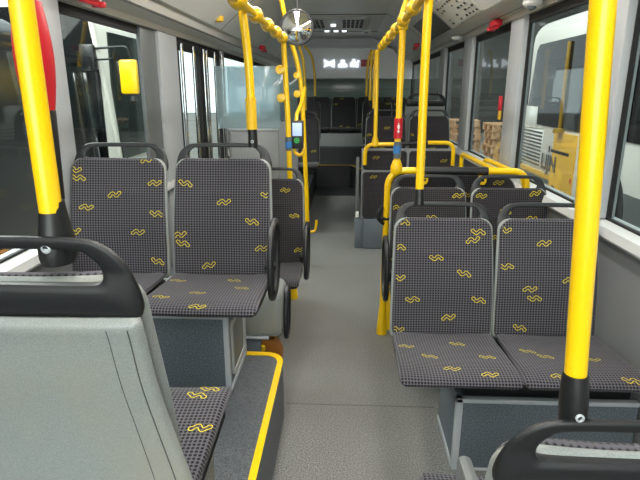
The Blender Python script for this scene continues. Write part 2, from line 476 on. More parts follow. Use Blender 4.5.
# moulded outer shells of the two near seats (rear panel with a raised border seam)
def outer_shell(parent):
    sp = [(.40, -.20), (.425, -.10), (.442, .0), (.458, .08), (.468, .16), (.482, .24), (.502, .32), (.522, .40), (.536, .442)]
    b = NB(); p = Pad(sp, .425, .026, .02, .012, .004, -.026, lambda u: .975 + .36*(.5+.5*math.cos(PI*min(1, u*1.12)))); p.build(b)
    o = obj('rear_shell', b, M['shell'], parent, fix=False)
    for s, f0 in ((-1, .90), (1, .90), (-1, .74), (1, .74)):
        g = NB(); pts = []
        for k in range(30):
            q = p.L*(.03+.95*k/29); fr, nn = p.frame(q); w = p.width(q)/2
            f = f0
            pts.append(Vector((s*f*w, fr.y, fr.z)) + nn*(p.off + p.bk*f*f - p.T - .0002))
        tube(g, pts, .0011 if f0 > .8 else .0007, 6)
        obj('border_seam', g, M['line'], o)
    b = NB(); lz = -(parent.location.z - (.279 if parent.location.x < 0 else 0))/parent.scale.z
    box(b, -.17, .17, .08, .34, lz, -.035, .01); obj('seat_base', b, M['ped'], parent)
outer_shell(t); outer_shell(t2)
b = NB(); box(b, .125, .160, .15, .26, -.01, .17, .016); 
rg = obj('side_armrest', b, M['busgrey'], t2)

# rows farther back
grp = 'rear bus seats'
def far_seat(label, loc, rz=0, sz=1., n=4, arm=None):
    r = random.Random(len(label)*13 + int(loc[0]*100))
    mb = [(r.random(), r.random(), r.choice((1, -1))) for _ in range(n)]
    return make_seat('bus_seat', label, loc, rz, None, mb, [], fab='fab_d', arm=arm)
far_seat('worn patterned aisle seat above the folded seats, right of aisle', (.43, 5.15, .70))
far_seat('worn patterned window seat above the folded seats, under the black handle', (.88, 5.15, .70))
far_seat('rear-facing grey-backed seat with black handle on right, past the folded seats', (.85, 6.37, .86), PI)
far_seat('dark aisle seat behind the validator, left rear of bus', (-.50, 5.75, .66))
far_seat('dark window seat behind the validator, left rear of bus', (-.95, 5.75, .66))
far_seat('dark aisle seat in the second-last row, left of aisle', (-.56, 7.35, .80))
far_seat('dark aisle seat in the second-last row, right of aisle', (.46, 7.25, .80))
for k, nm in enumerate(('leftmost', 'second from left', 'middle', 'second from right', 'rightmost')):
    if nm == 'leftmost' or nm == 'rightmost': pass
    far_seat('black seat in the rearmost row, %s of five' % nm, (-.02+(k-2)*.44, 8.95, .84))

# ------------------------------------------------------------------ poles and rails
R0 = .0175
def sleeve(bm, p, q, r): tube(bm, [p, q], r, 16)
def pole(label, pts, group='yellow grab poles', r=R0, fil=.1, cat='pole', name='grab_pole', parts=()):
    t = thing(name, label, cat, pts[0])
    o0 = Vector(pts[0])
    b = NB(); tube(b, [p-o0 for p in fillet(pts, fil)], r, 18); obj('tube', b, M['yellow'], t)
    return t, o0
def fitting(t, o0, p, q, r0=.020, r1=.024, m='black', name='socket', bolt=None):
    p = Vector(p)-o0; q = Vector(q)-o0
    b = NB(); n = 8; pts = [p.lerp(q, k/n) for k in range(n+1)]
    tube(b, pts, [r0+(r1-r0)*(k/n)**.7 for k in range(n+1)], 16); o = obj(name, b, M[m], t)
    if bolt:
        k = NB(); c = Vector(bolt)-o0; lathe(k, [(.007, .002), (.007, -.004), (.0045, -.0055), (.0035, -.003), (.0, -.003)][:4], c, 'y', 12)
        obj('bolt', k, M['alu'], o)
    return o

# near left pole: stands on the handle of the grey left seat
PLx, PLy = -.437, .775
t, o0 = pole('thick yellow pole at far left, rising from nearest grey seat', [(PLx, PLy-.02, 1.275), (PLx, PLy-.02, 1.9), (PLx+.03, PLy, 2.25)], r=.0165)
b = NB()
prof = [(1.195, .024, .030), (1.205, .027, .031), (1.225, .027, .031), (1.25, .022, .026), (1.275, .0195, .0205), (1.29, .018, .018)]
rings = []
for z, rx, ry in prof:
    rings.append([(PLx+rx*math.cos(2*PI*k/24)-o0.x, PLy-.015+ry*math.sin(2*PI*k/24)-o0.y, z-o0.z) for k in range(24)])
loft(b, rings); s = obj('socket', b, M['black'], t)
k = NB(); lathe(k, [(.0075, -.029), (.0075, -.033), (.005, -.0345), (.004, -.031)], Vector((PLx, PLy-.015, 1.225))-o0, 'y', 16); obj('bolt', k, M['alu'], s)
# red stop button housing clipped behind that pole
t = thing('stop_button', 'red stop button housing clipped behind the far left yellow pole', 'button', (PLx-.030, PLy+.03, 1.42))
b = NB()
rings = []
for k in range(13):
    u = k/12; z = .155*u; d = .018+.007*math.sin(PI*u)
    rings.append([(d*math.cos(a)+.002, .012+(.024+.010*math.sin(PI*u))*math.sin(a), z) for a in [2*PI*j/20 for j in range(20)]])
loft(b, rings); obj('housing', b, M['red'], t)
b = NB(); rbox(b, (.012, .014, -.07), (.012, .02, .145), (0, .03, 0), .004); obj('black_mount', b, M['black'], t)

# near right pole
PRx, PRy = .319, .66
pb = Vector((PRx, PRy, 1.069)); pt_ = Vector((.288, .66, 1.547))
t, o0 = pole('thick yellow pole at right, leaning up from lower right seat handle', [pb, pt_, (.27, .68, 2.22)], r=.0145)
b = NB(); d = (pb-pt_).normalized()
rings = []
for u, rx, ry in ((-.01, .0165, .0165), (.0, .0175, .018), (.03, .0185, .022), (.055, .0185, .023), (.068, .017, .021)):
    c = pb + d*u - o0
    rings.append([(c.x+rx*math.cos(2*PI*k/24), c.y+ry*math.sin(2*PI*k/24), c.z) for k in range(24)])
loft(b, rings); s = obj('socket', b, M['black'], t)
k = NB(); lathe(k, [(.006, -.021), (.006, -.024), (.004, -.025), (.003, -.022)], pb+d*.045-o0, 'y', 16); obj('bolt', k, M['alu'], s)

# pole on the left aisle seat
t, o0 = pole('yellow pole rising from left platform aisle seat to ceiling', [(-.390, 2.272, 1.29), (-.394, 2.27, 1.55), (-.417, 2.27, 1.79), (-.45, 2.27, 2.0), (-.5, 2.27, 2.2)], fil=.15)
fitting(t, o0, (-.390, 2.272, 1.30), (-.389, 2.272, 1.215), .0185, .021, bolt=(-.389, 2.255, 1.24))
b = NB(); tube(b, [Vector((-.391, 2.27, 1.29))-o0, Vector((-.393, 2.27, 1.42))-o0], .0225, 18); obj('sleeve', b, M['yellow_old'], t)
# pole on the right aisle seat
t, o0 = pole('yellow pole rising from front right aisle seat to ceiling', [(.318, 2.215, 1.045), (.314, 2.22, 1.55), (.318, 2.24, 1.85), (.40, 2.24, 2.1), (.46, 2.24, 2.21)], fil=.15)
fitting(t, o0, (.318, 2.215, 1.05), (.318, 2.205, .985), .0175, .02, m='black', bolt=(.318, 2.195, 1.0))

# left ceiling rail with its joints
def rail(label, pts, joints, fil=.1):
    t = thing('ceiling_rail', label, 'rail', pts[0]); o0 = Vector(pts[0])
    b = NB(); tube(b, [p-o0 for p in fillet(pts, fil)], .0185, 16); obj('tube', b, M['yellow'], t)
    for (p, q) in joints:
        b = NB(); p = Vector(p)-o0; q = Vector(q)-o0; n = 8
        tube(b, [p.lerp(q, k/n) for k in range(n+1)], [.022+.012*math.sin(PI*k/n)**.5 for k in range(n+1)], 16); obj('coupling', b, M['yellow'], t)
    return t, o0
yl = lambda y: (-.395, y, 1.765)
t, o0 = rail('yellow overhead rail with couplings, left of the aisle', [(-.395, 1.6, 1.765), (-.395, 3.56, 1.765)], [(yl(y), yl(y+.12)) for y in (2.02, 2.42, 2.80, 3.14, 3.46)])
for y in (1.75,):
    b = NB(); tube(b, [Vector((-.395, y, 1.765))-o0, Vector((-.47, y, 2.0))-o0, Vector((-.56, y, 2.17))-o0], .014, 10); obj('hanger', b, M['yellow_old'], t)
t, o0 = rail('yellow overhead rail with couplings, right of the aisle', [(.300, 1.6, 1.80), (.300, 4.78, 1.80)], [((.300, y, 1.80), (.300, y+.12, 1.80)) for y in (2.5, 2.92, 3.35, 3.75, 4.1, 4.42, 4.68)])
for y in (1.75, 3.3):
    b = NB(); tube(b, [Vector((.30, y, 1.80))-o0, Vector((.36, y, 2.0))-o0, Vector((.47, y, 2.18))-o0], .014, 10); obj('hanger', b, M['yellow_old'], t)

# validator pole
t, o0 = pole('yellow floor pole beside the ticket validator, left of aisle', [(-.351, 3.57, 0), (-.374, 3.57, 1.259), (-.395, 3.57, 1.75)])
b = NB(); lathe(b, [(.030, 0), (.030, .02), (.024, .08), (.021, .14)], (0, 0, 0), 'z', 20); obj('foot', b, M['yellow'], t)
b = NB(); tube(b, [Vector((-.3705, 3.57, 1.06))-o0, Vector((-.372, 3.57, 1.15))-o0], .0225, 16); s = obj('label_sleeve', b, M['pgrey'], t)
b = NB(); tube(b, [Vector((-.371, 3.5695, 1.08))-o0, Vector((-.372, 3.5695, 1.12))-o0], .0232, 16); obj('blue_label', b, M['blue'], s)
for z, xx in ((1.575, -.42), (1.40, -.415)):
    b = NB(); lathe(b, [(.012, -.022), (.027, -.02), (.03, 0), (.027, .02), (.012, .022)], Vector((xx, 3.57, z))-o0, 'y', 20); obj('glass_clamp', b, M['yellow'], t)
t = thing('ticket_validator', 'ticket validator with lit screen on the left yellow poles', 'ticket validator', (-.318, 3.60, 1.17))
b = NB(); box(b, -.036, .044, -.02, .03, -.10, .085, .008); obj('case', b, M['dark'], t)
b = NB(); box(b, -.028, .034, -.024, -.018, -.015, .07, .002); obj('screen', b, M['screen'], t)
b = NB(); lathe(b, [(.018, 0), (.018, -.004), (.013, -.004), (.013, 0)], (0, -.020, -.045), 'y', 24); lathe(b, [(.006, 0), (.006, -.004)], (0, -.020, -.045), 'y', 12); obj('reader_ring', b, M['green'], t)
b = NB(); tube(b, fillet([(-.02, .01, -.09), (-.02, .01, -.13), (.02, .01, -.15), (.045, .012, -.12), (.045, .014, -.06)], .03), .012, 10); obj('bracket', b, M['yellow'], t); b = NB()
tube(b, fillet([(-.005, .02, .08), (-.005, .04, .12), (.03, .06, .20), (.05, .07, .30)], .03), .013, 10); obj('bracket', b, M['yellow'], t)
# door poles farther back on the left
t, o0 = pole('yellow door pole with lower bracket, behind the validator', [(-.30, 4.3, .28), (-.305, 4.3, .60), (-.335, 4.3, 1.40), (-.36, 4.3, 1.62), (-.43, 4.3, 1.85), (-.5, 4.3, 2.15)], fil=.15)
b = NB(); tube(b, fillet([(0.0, 0, 0.10), (0.01, .0, .02), (.06, .02, .02), (.07, .02, .06), (.075, .02, .12)], .02), .010, 10); obj('bracket', b, M['yellow'], t)
b = NB(); tube(b, [(0, 0, .02), (-.005, 0, -.28)], .017, 14); obj('lower_post', b, M['yellow'], t)
for z in (1.56, 1.42):
    b = NB(); lathe(b, [(.012, -.02), (.026, -.018), (.028, 0), (.026, .018), (.012, .02)], Vector((-.375, 4.3, z))-o0, 'y', 20); obj('glass_clamp', b, M['yellow'], t)
def drop_pole(label, xb, y, zb, xt, zt):
    t, o0 = pole(label, [(xb, y, zb), (xb, y, zb+.3), (xb+(xt-xb)*.3, y, zt-.12), (xt, y, zt)], fil=.14, r=.017)
    fitting(t, o0, (xb, y, zb+.01), (xb, y, zb-.07), .014, .016, m='black')
drop_pole('short yellow drop pole, nearest of two on left rear seats', -.455, 6.26, 1.225, -.52, 1.92)
drop_pole('short yellow drop pole, farther of two on left rear seats', -.43, 7.88, 1.365, -.58, 2.05)
drop_pole('short yellow drop pole, nearest of three on right rear', .30, 5.69, 1.265, .31, 1.84)
drop_pole('short yellow drop pole, middle one of three on right rear', .30, 6.60, 1.33, .32, 1.90)
drop_pole('short yellow drop pole, farthest of three on right rear', .30, 7.75, 1.365, .36, 1.98)

# right barrier with red stop button pole
YB = 3.02
t = thing('barrier_rail', 'curved yellow barrier rail with black padded middle, right side', 'rail', (.245, YB, 0)); o0 = Vector((.245, YB, 0))
b = NB(); tube(b, [p-o0 for p in fillet([(.245, YB, 0), (.252, YB, 1.01), (.46, YB, 1.01)], .11, 10)], .0195, 18); obj('tube', b, M['yellow'], t); b = NB()
tube(b, [p-o0 for p in fillet([(.80, YB, 1.01), (1.03, YB, 1.01), (1.035, YB, .70), (1.035, YB, .45)], .09, 10)], .0195, 18); obj('tube', b, M['yellow'], t)
b = NB(); lathe(b, [(.033, 0), (.033, .015), (.027, .10), (.021, .17)], (0, 0, 0), 'z', 20); obj('foot', b, M['yellow'], t)
b = NB(); tube(b, [Vector((.45, YB, 1.01))-o0, Vector((.81, YB, 1.01))-o0], .023, 18); obj('grip_pad', b, M['handle'], t)
b = NB(); box(b, .01, .09, -.005, .01, .02, .42, .004); obj('yellow_guard', b, M['yellow'], t)
for x in (.452, .775):
    b = NB(); prism(b, [(x-.245-.02, .99), (x-.245-.02, .955), (x-.245-.01, .94), (x-.245+.01, .94), (x-.245+.02, .955), (x-.245+.02, .99)], -.02, -.045, 'y')
    h = obj('hook', b, M['yellow'], t)
    b = NB(); lathe(b, [(.008, -.046), (.008, -.048)], (x-.245, 0, .965), 'y', 12); obj('hook_hole', b, M['rubber'], h)
b = NB(); tube(b, fillet([(-.02, -.005, .80), (-.045, -.02, .77), (-.045, -.02, .73), (-.01, -.01, .70)], .02), .011, 10); tube(b, [(-.028, -.01, .73), (.03, -.01, .73)], .012, 10); obj('clamp_knob', b, M['rubber'], t)
t, o0 = pole('yellow pole with red and blue sleeves on the right barrier rail', [(.297, YB, 1.04), (.302, YB, 1.78)])
b = NB()
P = [(.018, -.055), (.028, -.048), (.034, -.03), (.034, -.01), (.028, .01), (.0205, .03)]
lathe(b, [(r, z) for r, z in P], (0, 0, 0), 'z', 20); obj('joint_clamp', b, M['yellow'], t)
b = NB(); tube(b, [(0.001, 0, .04), (.002, 0, .132)], .0215, 18); s = obj('grey_sleeve', b, M['pgrey'], t)
b = NB(); tube(b, [(0.0, 0, .066), (.001, 0, .11)], .0222, 18); obj('blue_label', b, M['blue'], s)
b = NB(); tube(b, [(0.001, 0, .15), (.002, 0, .26)], .0235, 20); s = obj('stop_button', b, M['red'], t)
b = NB()
for dz in (.19, .21, .22): box(b, -.006, .008, -.026, -.022, dz-.004, dz+.003)
box(b, -.001, .003, -.0262, -.022, .18, .235); obj('button_marking', b, M['white'], s)
b = NB(); lathe(b, [(.019, -.02), (.026, -.015), (.028, 0), (.026, .015), (.019, .02)], (.006, 0, .735), 'z', 18); obj('top_joint', b, M['yellow'], t)

# leaning pad behind the barrier
def panel_pad(name, label, cat, cx, y, z0, z1, w, rtop, motifs, d=.04, tilt=.0):
    t = thing(name, label, cat, (cx, y, z0)); H = z1-z0
    for sx in (-.2, .2):
        b = NB(); box(b, sx-.02, sx+.02, .02, .05, -z0, .1, .004); obj('support_post', b, M['dark'], t)
    p = Pad([(0, 0), (tilt*.3, H*.3), (tilt*.6, H*.6), (tilt, H)], w, d, .02, rtop, .0)
    b = NB(); p.build(b)
    for fx, fy, fl in motifs: p.motif(b, (fx-.5)*w, p.L*(1-fy), fl)
    obj('padded_panel', b, [M['fab_d'], M['motif']], t, fix=False)
    s = NB(); q = Pad([(0, -.005), (tilt*.5, H*.5), (tilt, H)], w+.014, d*.8, .02, rtop, .0, -.012); q.build(s); obj('backing', s, M['edge'], t, fix=False)
    return t
panel_pad('leaning_pad', 'wide round-topped patterned pad under the black barrier grip', 'cushion', .645, 3.07, .50, .985, .70, .11, [(.12, .30, 1), (.62, .25, -1), (.85, .1, 1), (.5, .35, -1)])
# second barrier
Y2 = 4.80
t = thing('barrier_rail', 'small yellow-ended rail above the folded seats, right side', 'rail', (.186, Y2, .55)); o0 = Vector((.186, Y2, .55))
b = NB(); tube(b, [p-o0 for p in fillet([(.186, Y2, .80), (.186, Y2, .985), (.46, Y2, .985)], .09)], .018, 16); obj('tube', b, M['yellow'], t); b = NB()
tube(b, [p-o0 for p in fillet([(.74, Y2, 1.0), (.97, Y2, 1.0), (.97, Y2, .80)], .08)], .018, 16); obj('tube', b, M['yellow'], t)
b = NB(); tube(b, [Vector((.45, Y2, .985))-o0, Vector((.75, Y2, 1.0))-o0], .017, 14); obj('grip_pad', b, M['handle'], t)
t, o0 = pole('thin yellow pole with tee foot above the folded seats', [(.274, Y2, .99), (.274, Y2, 1.78)])
b = NB(); lathe(b, [(.02, -.03), (.03, -.02), (.03, .02), (.02, .06)], (0, 0, 0), 'z', 18); obj('tee_joint', b, M['yellow'], t)
for nm, cx in (('aisle-side', .37), ('window-side', .79)):
    t = thing('folding_seat', '%s folded seat with dark patterned upright cushion, far right' % nm, 'folding seat', (cx, Y2+.03, .30))
    p = Pad([(0, .0), (-.01, .2), (0, .43)], .40, .04, .03, .03, .0); b = NB(); p.build(b)
    for fx, fy, fl in ((.25, .1, 1), (.6, .55, 1)): p.motif(b, (fx-.5)*.4, p.L*(1-fy), fl)
    obj('cushion', b, [M['fab_d'], M['motif']], t, fix=False)
    p = Pad([(.03, .445), (.03, .52), (.03, .62)], .40, .03, .03, .03, .0); b = NB(); p.build(b)
    for fx, fy, fl in ((.3, .35, 1), (.78, .5, 1)): p.motif(b, (fx-.5)*.4, p.L*(1-fy), fl)
    obj('backrest', b, [M['fab_d'], M['motif']], t, fix=False)
    b = NB(); box(b, -.21, .21, .045, .06, -.02, .64, .005); obj('back_plate', b, M['edge'], t)
    b = NB(); box(b, -.18, .18, .0, .05, -.3, -.01, .01); obj('base', b, M['ped'], t)
t = thing('grey_side_panel', 'narrow grey upright panel at aisle edge beside the folded seats', 'panel', (.125, 4.85, 0))
b = NB(); box(b, -.015, .015, 0, .05, .36, .86, .008); obj('upright', b, M['busgrey'], t)
b = NB(); box(b, -.012, .02, -.004, .02, .30, .355, .004); obj('white_tag', b, M['white'], t)
b = NB(); box(b, -.02, .07, .0, .12, 0, .29, .012); obj('post_base', b, M['ped'], t)
# rails along the right window
for i, (dx, y0, y1, lab) in enumerate(((.97, 3.35, 4.45, 'yellow tubular side rail along right wall, nearer the aisle'), (1.07, 3.2, 4.1, 'yellow tubular side rail along right wall, close under the window'))):
    t = thing('side_rail', lab, 'rail', (dx, y0, .80))
    b = NB(); tube(b, [Vector(p)-Vector((dx, y0, .8)) for p in fillet([(dx+.06, y0, .70), (dx, y0, .955), (dx, y1, .945), (dx, y1, .70)], .06)], .017, 14); obj('tube', b, M['yellow'], t)
    b = NB(); box(b, .0, 1.13-dx, -.03, .03, -.14, -.08, .006); obj('wall_bracket', b, M['yellow_old'], t)

# ------------------------------------------------------------------ platform and pedestals
t = thing('wheel_arch_platform', 'raised dark speckled platform on left with yellow edge', 'platform', (-.7, 1.2, 0))
def plat_poly(x1, y1, r=.09, x0=-1.19, y0=-.6):
    P = [(x0, y0), (x1, y0)]
    for k in range(7):
        a = PI/2*k/6; P.append((x1-r+r*math.cos(a), y1-r+r*math.sin(a)))
    P.append((x0, y1)); return P
b = NB(); prism(b, [(x+.7, y-1.2) for x, y in plat_poly(-.262, 2.21)], 0, .278, 'z'); obj('platform_body', b, M['podtop'], t, ang=30)
b = NB()
o_ = [(-.263, -.6)] + plat_poly(-.262, 2.21, .09)[2:-1] + [(-.46, 2.21)]
i_ = [(-.288, -.6)] + plat_poly(-.287, 2.180, .066)[2:-1] + [(-.46, 2.180)]
A = [bm_ for bm_ in o_]
def ribbon(bm, A, Bp, z0, z1, dx=0, dy=0):
    n = len(A)
    V = [[bm.verts.new((p[0]-dx, p[1]-dy, z)) for p in L_] for z in (z0, z1) for L_ in (A, Bp)]
    for k in range(n-1):
        bm.faces.new((V[2][k], V[2][k+1], V[3][k+1], V[3][k])); bm.faces.new((V[0][k], V[1][k], V[1][k+1], V[0][k+1]))
        bm.faces.new((V[0][k], V[0][k+1], V[2][k+1], V[2][k])); bm.faces.new((V[1][k], V[3][k], V[3][k+1], V[1][k+1]))
    for k in (0, n-1): bm.faces.new((V[0][k], V[1][k], V[3][k], V[2][k]))
ribbon(b, o_, i_, .2785, .2825, -.7, 1.2); obj('yellow_edge_strip', b, M['yellow'], t)
# pedestal of the left pair
t = thing('seat_pedestal', 'blue-grey speckled box with light metal edges under left platform seats', 'pedestal', (-.8, 1.86, .279))
b = NB(); box(b, -.39, .355, 0, .34, 0, .335, .004); obj('pedestal_body', b, M['ped'], t)
b = NB(); box(b, .34, .362, -.004, .018, .0, .34, .003); box(b, -.39, .362, -.005, .02, .322, .34, .003); obj('corner_trim', b, M['alu'], t)
b = NB()
fr = [(-.0, .0)]
box(b, .354, .362, .018, .34, .0, .018, .002); box(b, .354, .362, .018, .34, .32, .338, .002); box(b, .354, .362, .322, .34, .0, .34, .002)
obj('side_frame', b, M['alu'], t)
b = NB(); box(b, .3555, .3600, .06, .29, .06, .27, .004)
hf = obj('hatch_plate', b, M['wall'], t); hf['label'] = 'pale hatch plate'
b = NB()
bo = rrect(.25, .24, .03, 4, .175, .165); bi = rrect(.21, .20, .02, 4, .175, .165)
g = NB(); V = [[g.verts.new((x, p[0], p[1])) for p in L_] for x in (.356, .364) for L_ in (bo, bi)]; n = len(bo)
for k in range(n):
    k2 = (k+1) % n
    g.faces.new((V[2][k], V[2][k2], V[3][k2], V[3][k])); g.faces.new((V[0][k], V[0][k2], V[2][k2], V[2][k])); g.faces.new((V[1][k], V[3][k], V[3][k2], V[1][k2])); g.faces.new((V[0][k], V[1][k], V[1][k2], V[0][k2]))
obj('hatch_frame', g, M['sill'], t)
b.free()
b = NB(); box(b, -.38, .33, .04, .30, .335, .36, .003); obj('top_rail', b, M['black'], t)
# pedestal of the right pair
t = thing('seat_pedestal', 'blue-grey speckled box with light metal corner under front right seats', 'pedestal', (.78, 1.80, 0))
b = NB(); box(b, -.335, .34, 0, .34, 0, .315, .004); obj('pedestal_body', b, M['ped'], t)
b = NB(); box(b, -.341, -.315, -.005, .02, 0, .32, .003); box(b, -.341, .34, -.005, .02, .302, .32, .003); box(b, -.315, .34, -.004, .012, .0, .012, .002)
box(b, -.341, -.333, .02, .34, 0, .02, .002); obj('corner_trim', b, M['alu'], t)
b = NB(); box(b, -.31, .32, .03, .30, .315, .42, .003); obj('top_rail', b, M['black'], t)
# low box in front of right pedestal (floor duct) 
t = thing('seat_pedestal', 'dark speckled box under the seats before the barrier rail', 'pedestal', (.78, 2.58, 0))
b = NB(); box(b, -.33, .34, 0, .36, 0, .37, .004); obj('pedestal_body', b, M['ped'], t)
t = thing('seat_pedestal', 'grey speckled box under low seat by the validator pole', 'pedestal', (-.8, 2.86, 0))
b = NB(); box(b, -.38, .30, 0, .34, 0, .355, .004); obj('pedestal_body', b, M['ped'], t)
# white board at aisle-side foot of the door partition
# housing behind the left pair
t = thing('seat_housing', 'smooth grey rounded housing with black oval ring behind left platform', 'housing', (-.5, 2.40, .30))
b = NB(); box(b, -.68, .215, -.10, .14, .0, .24, .04, seg=5); obj('housing_shell', b, M['shell'], t)
b = NB(); box(b, -.66, .15, -.104, -.08, .0, .014, .003); obj('lower_trim', b, M['alu'], t)
a = armrest_bm(.230, -.06, .06, -.01, .22, .012); obj('oval_ring', a, M['black'], t)
t = thing('floor_bracket', 'orange-brown angled bracket with grey plate behind left platform corner', 'bracket', (-.36, 2.36, 0))
b = NB(); prism(b, [(-.09, .0), (.03, .0), (.055, .10), (.065, .20), (.03, .275), (-.09, .275)], -.02, .06, 'y'); obj('bracket_body', b, M['orange'], t)
b = NB(); box(b, -.35, -.05, -.02, .10, 0, .27, .01); obj('dark_recess', b, M['rubber'], t)
b = NB(); rbox(b, (-.08, -.035, .245), (.10, .03, .07), (-.5, 0, .1), .006); obj('grey_plate', b, M['pgrey'], t)
b = NB(); rbox(b, (-.02, -.05, .25), (.02, .02, .03), (0, 0, .3), .004); obj('yellow_clip', b, M['yellow_old'], t)
b = NB(); rbox(b, (.0, -.024, .21), (.10, .008, .010), (0, .6, 0), .002); obj('dark_ribs', b, M['rubber'], t)

# ------------------------------------------------------------------ bus shell
YF, YE = -1.6, 9.75
XL, XR = -1.2, 1.13
b = NB(); box(b, XL-.06, XR+.06, YF, YE, -.06, 0); st('floor', b, M['floor'])
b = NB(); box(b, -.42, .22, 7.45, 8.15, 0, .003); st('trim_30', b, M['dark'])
b = NB(); box(b, -.262, .44, 2.225, 2.232, 0, .001); st('trim_31', b, mat('floor_joint', (96, 96, 94), .6))
def quadprism(bm, prof, y0, y1): prism(bm, prof, y0, y1, 'y')
# right wall: lower panel, sill, header
b = NB(); box(b, XR, XR+.06, YF, YE, 0, .86); st('wall_right', b, M['wall'])
b = NB(); prism(b, [(XR+.06, .855), (XR-.05, .855), (XR-.055, .865), (XR-.045, .90), (XR+.06, .915)], YF, YE); st('trim_1', b, M['sill'])
b = NB(); box(b, XL-.06, XL, YF, 3.9, 0, .82); box(b, XL-.06, XL, 5.3, YE, 0, .82); st('wall_left', b, M['wall'])
b = NB(); prism(b, [(XL-.06, .81), (XL+.05, .81), (XL+.055, .82), (XL+.045, .85), (XL-.06, .865)], YF, 3.9); prism(b, [(XL-.06, .81), (XL+.05, .81), (XL+.055, .82), (XL+.045, .85), (XL-.06, .865)], 5.3, YE); st('trim_2', b, M['sill'])
# coves
TR, TL = 1.90, 1.81
b = NB(); prism(b, [(XR+.06, TR), (XR-.02, TR), (XR-.03, TR+.03), (.98, TR+.045), (.955, 1.95), (.93, 1.965), (.93, 2.4), (XR+.06, 2.4)], YF, YE); st('trim_3', b, M['cove'])
cf = lambda f: .6*f+.4*math.sin(PI/2*f)
cr = [(.94-.48*k/8, 1.96+.32*cf(k/8)) for k in range(9)] + [(.46, 2.40), (.94, 2.40)]
b = NB(); prism(b, cr, YF, YE); st('ceiling', b, M['ceil'], 50)
b = NB(); prism(b, [(XL-.06, TL), (XL+.03, TL), (XL+.04, TL+.03), (-1.06, TL+.06), (-1.05, 1.92), (-1.02, 1.93), (-1.02, 2.4), (XL-.06, 2.4)], YF, YE); st('trim_4', b, M['cove'])
cl = [(-1.02+.50*k/10, 1.925+.355*cf(k/10)) for k in range(11)] + [(-.52, 2.40), (-1.02, 2.40)]
b = NB(); prism(b, cl, YF, YE); st('ceiling', b, M['ceil'], 50)
b = NB(); box(b, -.53, .47, YF, YE, 2.28, 2.40); st('ceiling', b, M['ceil'])
# joint lines and corner strips of the ceiling
b = NB()
for y in (2.5, 4.6, 6.5, 8.3):
    box(b, -.52, .46, y, y+.012, 2.274, 2.282)
    prism(b, [(x, z-.003) for x, z in cl[:-2]] + [(x, z+.004) for x, z in cl[:-2][::-1]], y, y+.006)
    prism(b, [(x, z-.003) for x, z in cr[:-2]] + [(x, z+.004) for x, z in cr[:-2][::-1]], y, y+.006)
st('trim_5', b, M['line'])
b = NB(); box(b, .985, .992, YF, YE, TR+.046, TR+.056); box(b, 1.06, 1.064, YF, YE, TR+.033, TR+.045); box(b, -1.075, -1.07, YF, YE, TL+.052, TL+.062); st('trim_6', b, M['line'])
# black rubber blind strips at window tops
b = NB(); box(b, XR+.01, XR+.03, YF, YE, TR-.05, TR+.001); box(b, XL-.03, XL-.01, YF, YE, TL-.045, TL+.001); st('trim_7', b, M['rubber'])
# pillars
n = 8
def pillar(x0, x1, y0, y1, z0, z1, foot=0.):
    global n
    b = NB(); box(b, x0, x1, y0, y1, z0, z1, .008)
    if foot: prism(b, [(y0-foot, z0), (y0-foot, z0+.03), (y0, z0+.22), (y0+.05, z0+.22), (y0+.05, z0)], x0+.01, x1, 'x')
    st('trim_%d' % n, b, M['pillar']); n += 1
for y0, y1, ft in ((2.30, 2.56, 0), (3.60, 3.86, 0), (4.99, 5.30, .0), (6.3, 6.6, 0), (8.0, 8.3, 0), (.2, .4, 0)):
    pillar(XR-.025, XR+.05, y0, y1, .91, TR, ft)
for y0, y1 in ((2.12, 2.30), (3.50, 3.88), (6.9, 7.1), (.3, .5)):
    pillar(XL-.05, XL+.025, y0, y1, .86 if y0 != 3.5 else 0, TL)
pillar(XL-.05, XL+.02, 5.28, 5.40, 0, TL)
# window gaskets and panes
gb = NB()
def pane(n_, x, y0, y1, z0, z1, side):
    b = NB(); box(b, x-.003, x+.003, y0, y1, z0, z1); st('window_%d' % n_, b, M['glass'])
    g = .018; xx = x - side*.012
    for (a, b_, c, d) in ((y0, y0+g, z0, z1), (y1-g, y1, z0, z1), (y0, y1, z0, z0+g)):
        box(gb, xx-.008, xx+.008, a, b_, c, d)
wn = 1
for y0, y1 in ((.4, 2.30), (2.56, 3.60), (3.86, 4.99), (5.30, 6.3), (6.6, 8.0), (8.3, 9.6), (YF, .2)):
    pane(wn, XR+.03, y0, y1, .90, TR, 1); wn += 1
for y0, y1 in ((.5, 2.12), (2.30, 3.50), (5.40, 6.9), (7.1, 9.6), (YF, .3)):
    pane(wn, XL-.03, y0, y1, .85, TL, -1); wn += 1
st('trim_20', gb, M['rubber'])
# inner window frame, grey strip on the left window
b = NB(); box(b, XL-.02, XL+.005, 3.24, 3.50, .86, TL, .004); st('trim_21', b, M['busgrey'])
# front windscreen and header
b = NB(); box(b, XL-.06, XR+.06, YF-.06, YF, -.06, .55); box(b, XL-.06, XR+.06, YF-.06, YF, 2.22, 2.4); st('wall_front', b, M['wall'])
b = NB(); box(b, XL, XR, YF-.04, YF-.034, .55, 2.22); st('window_%d' % wn, b, M['wind']); wn += 1
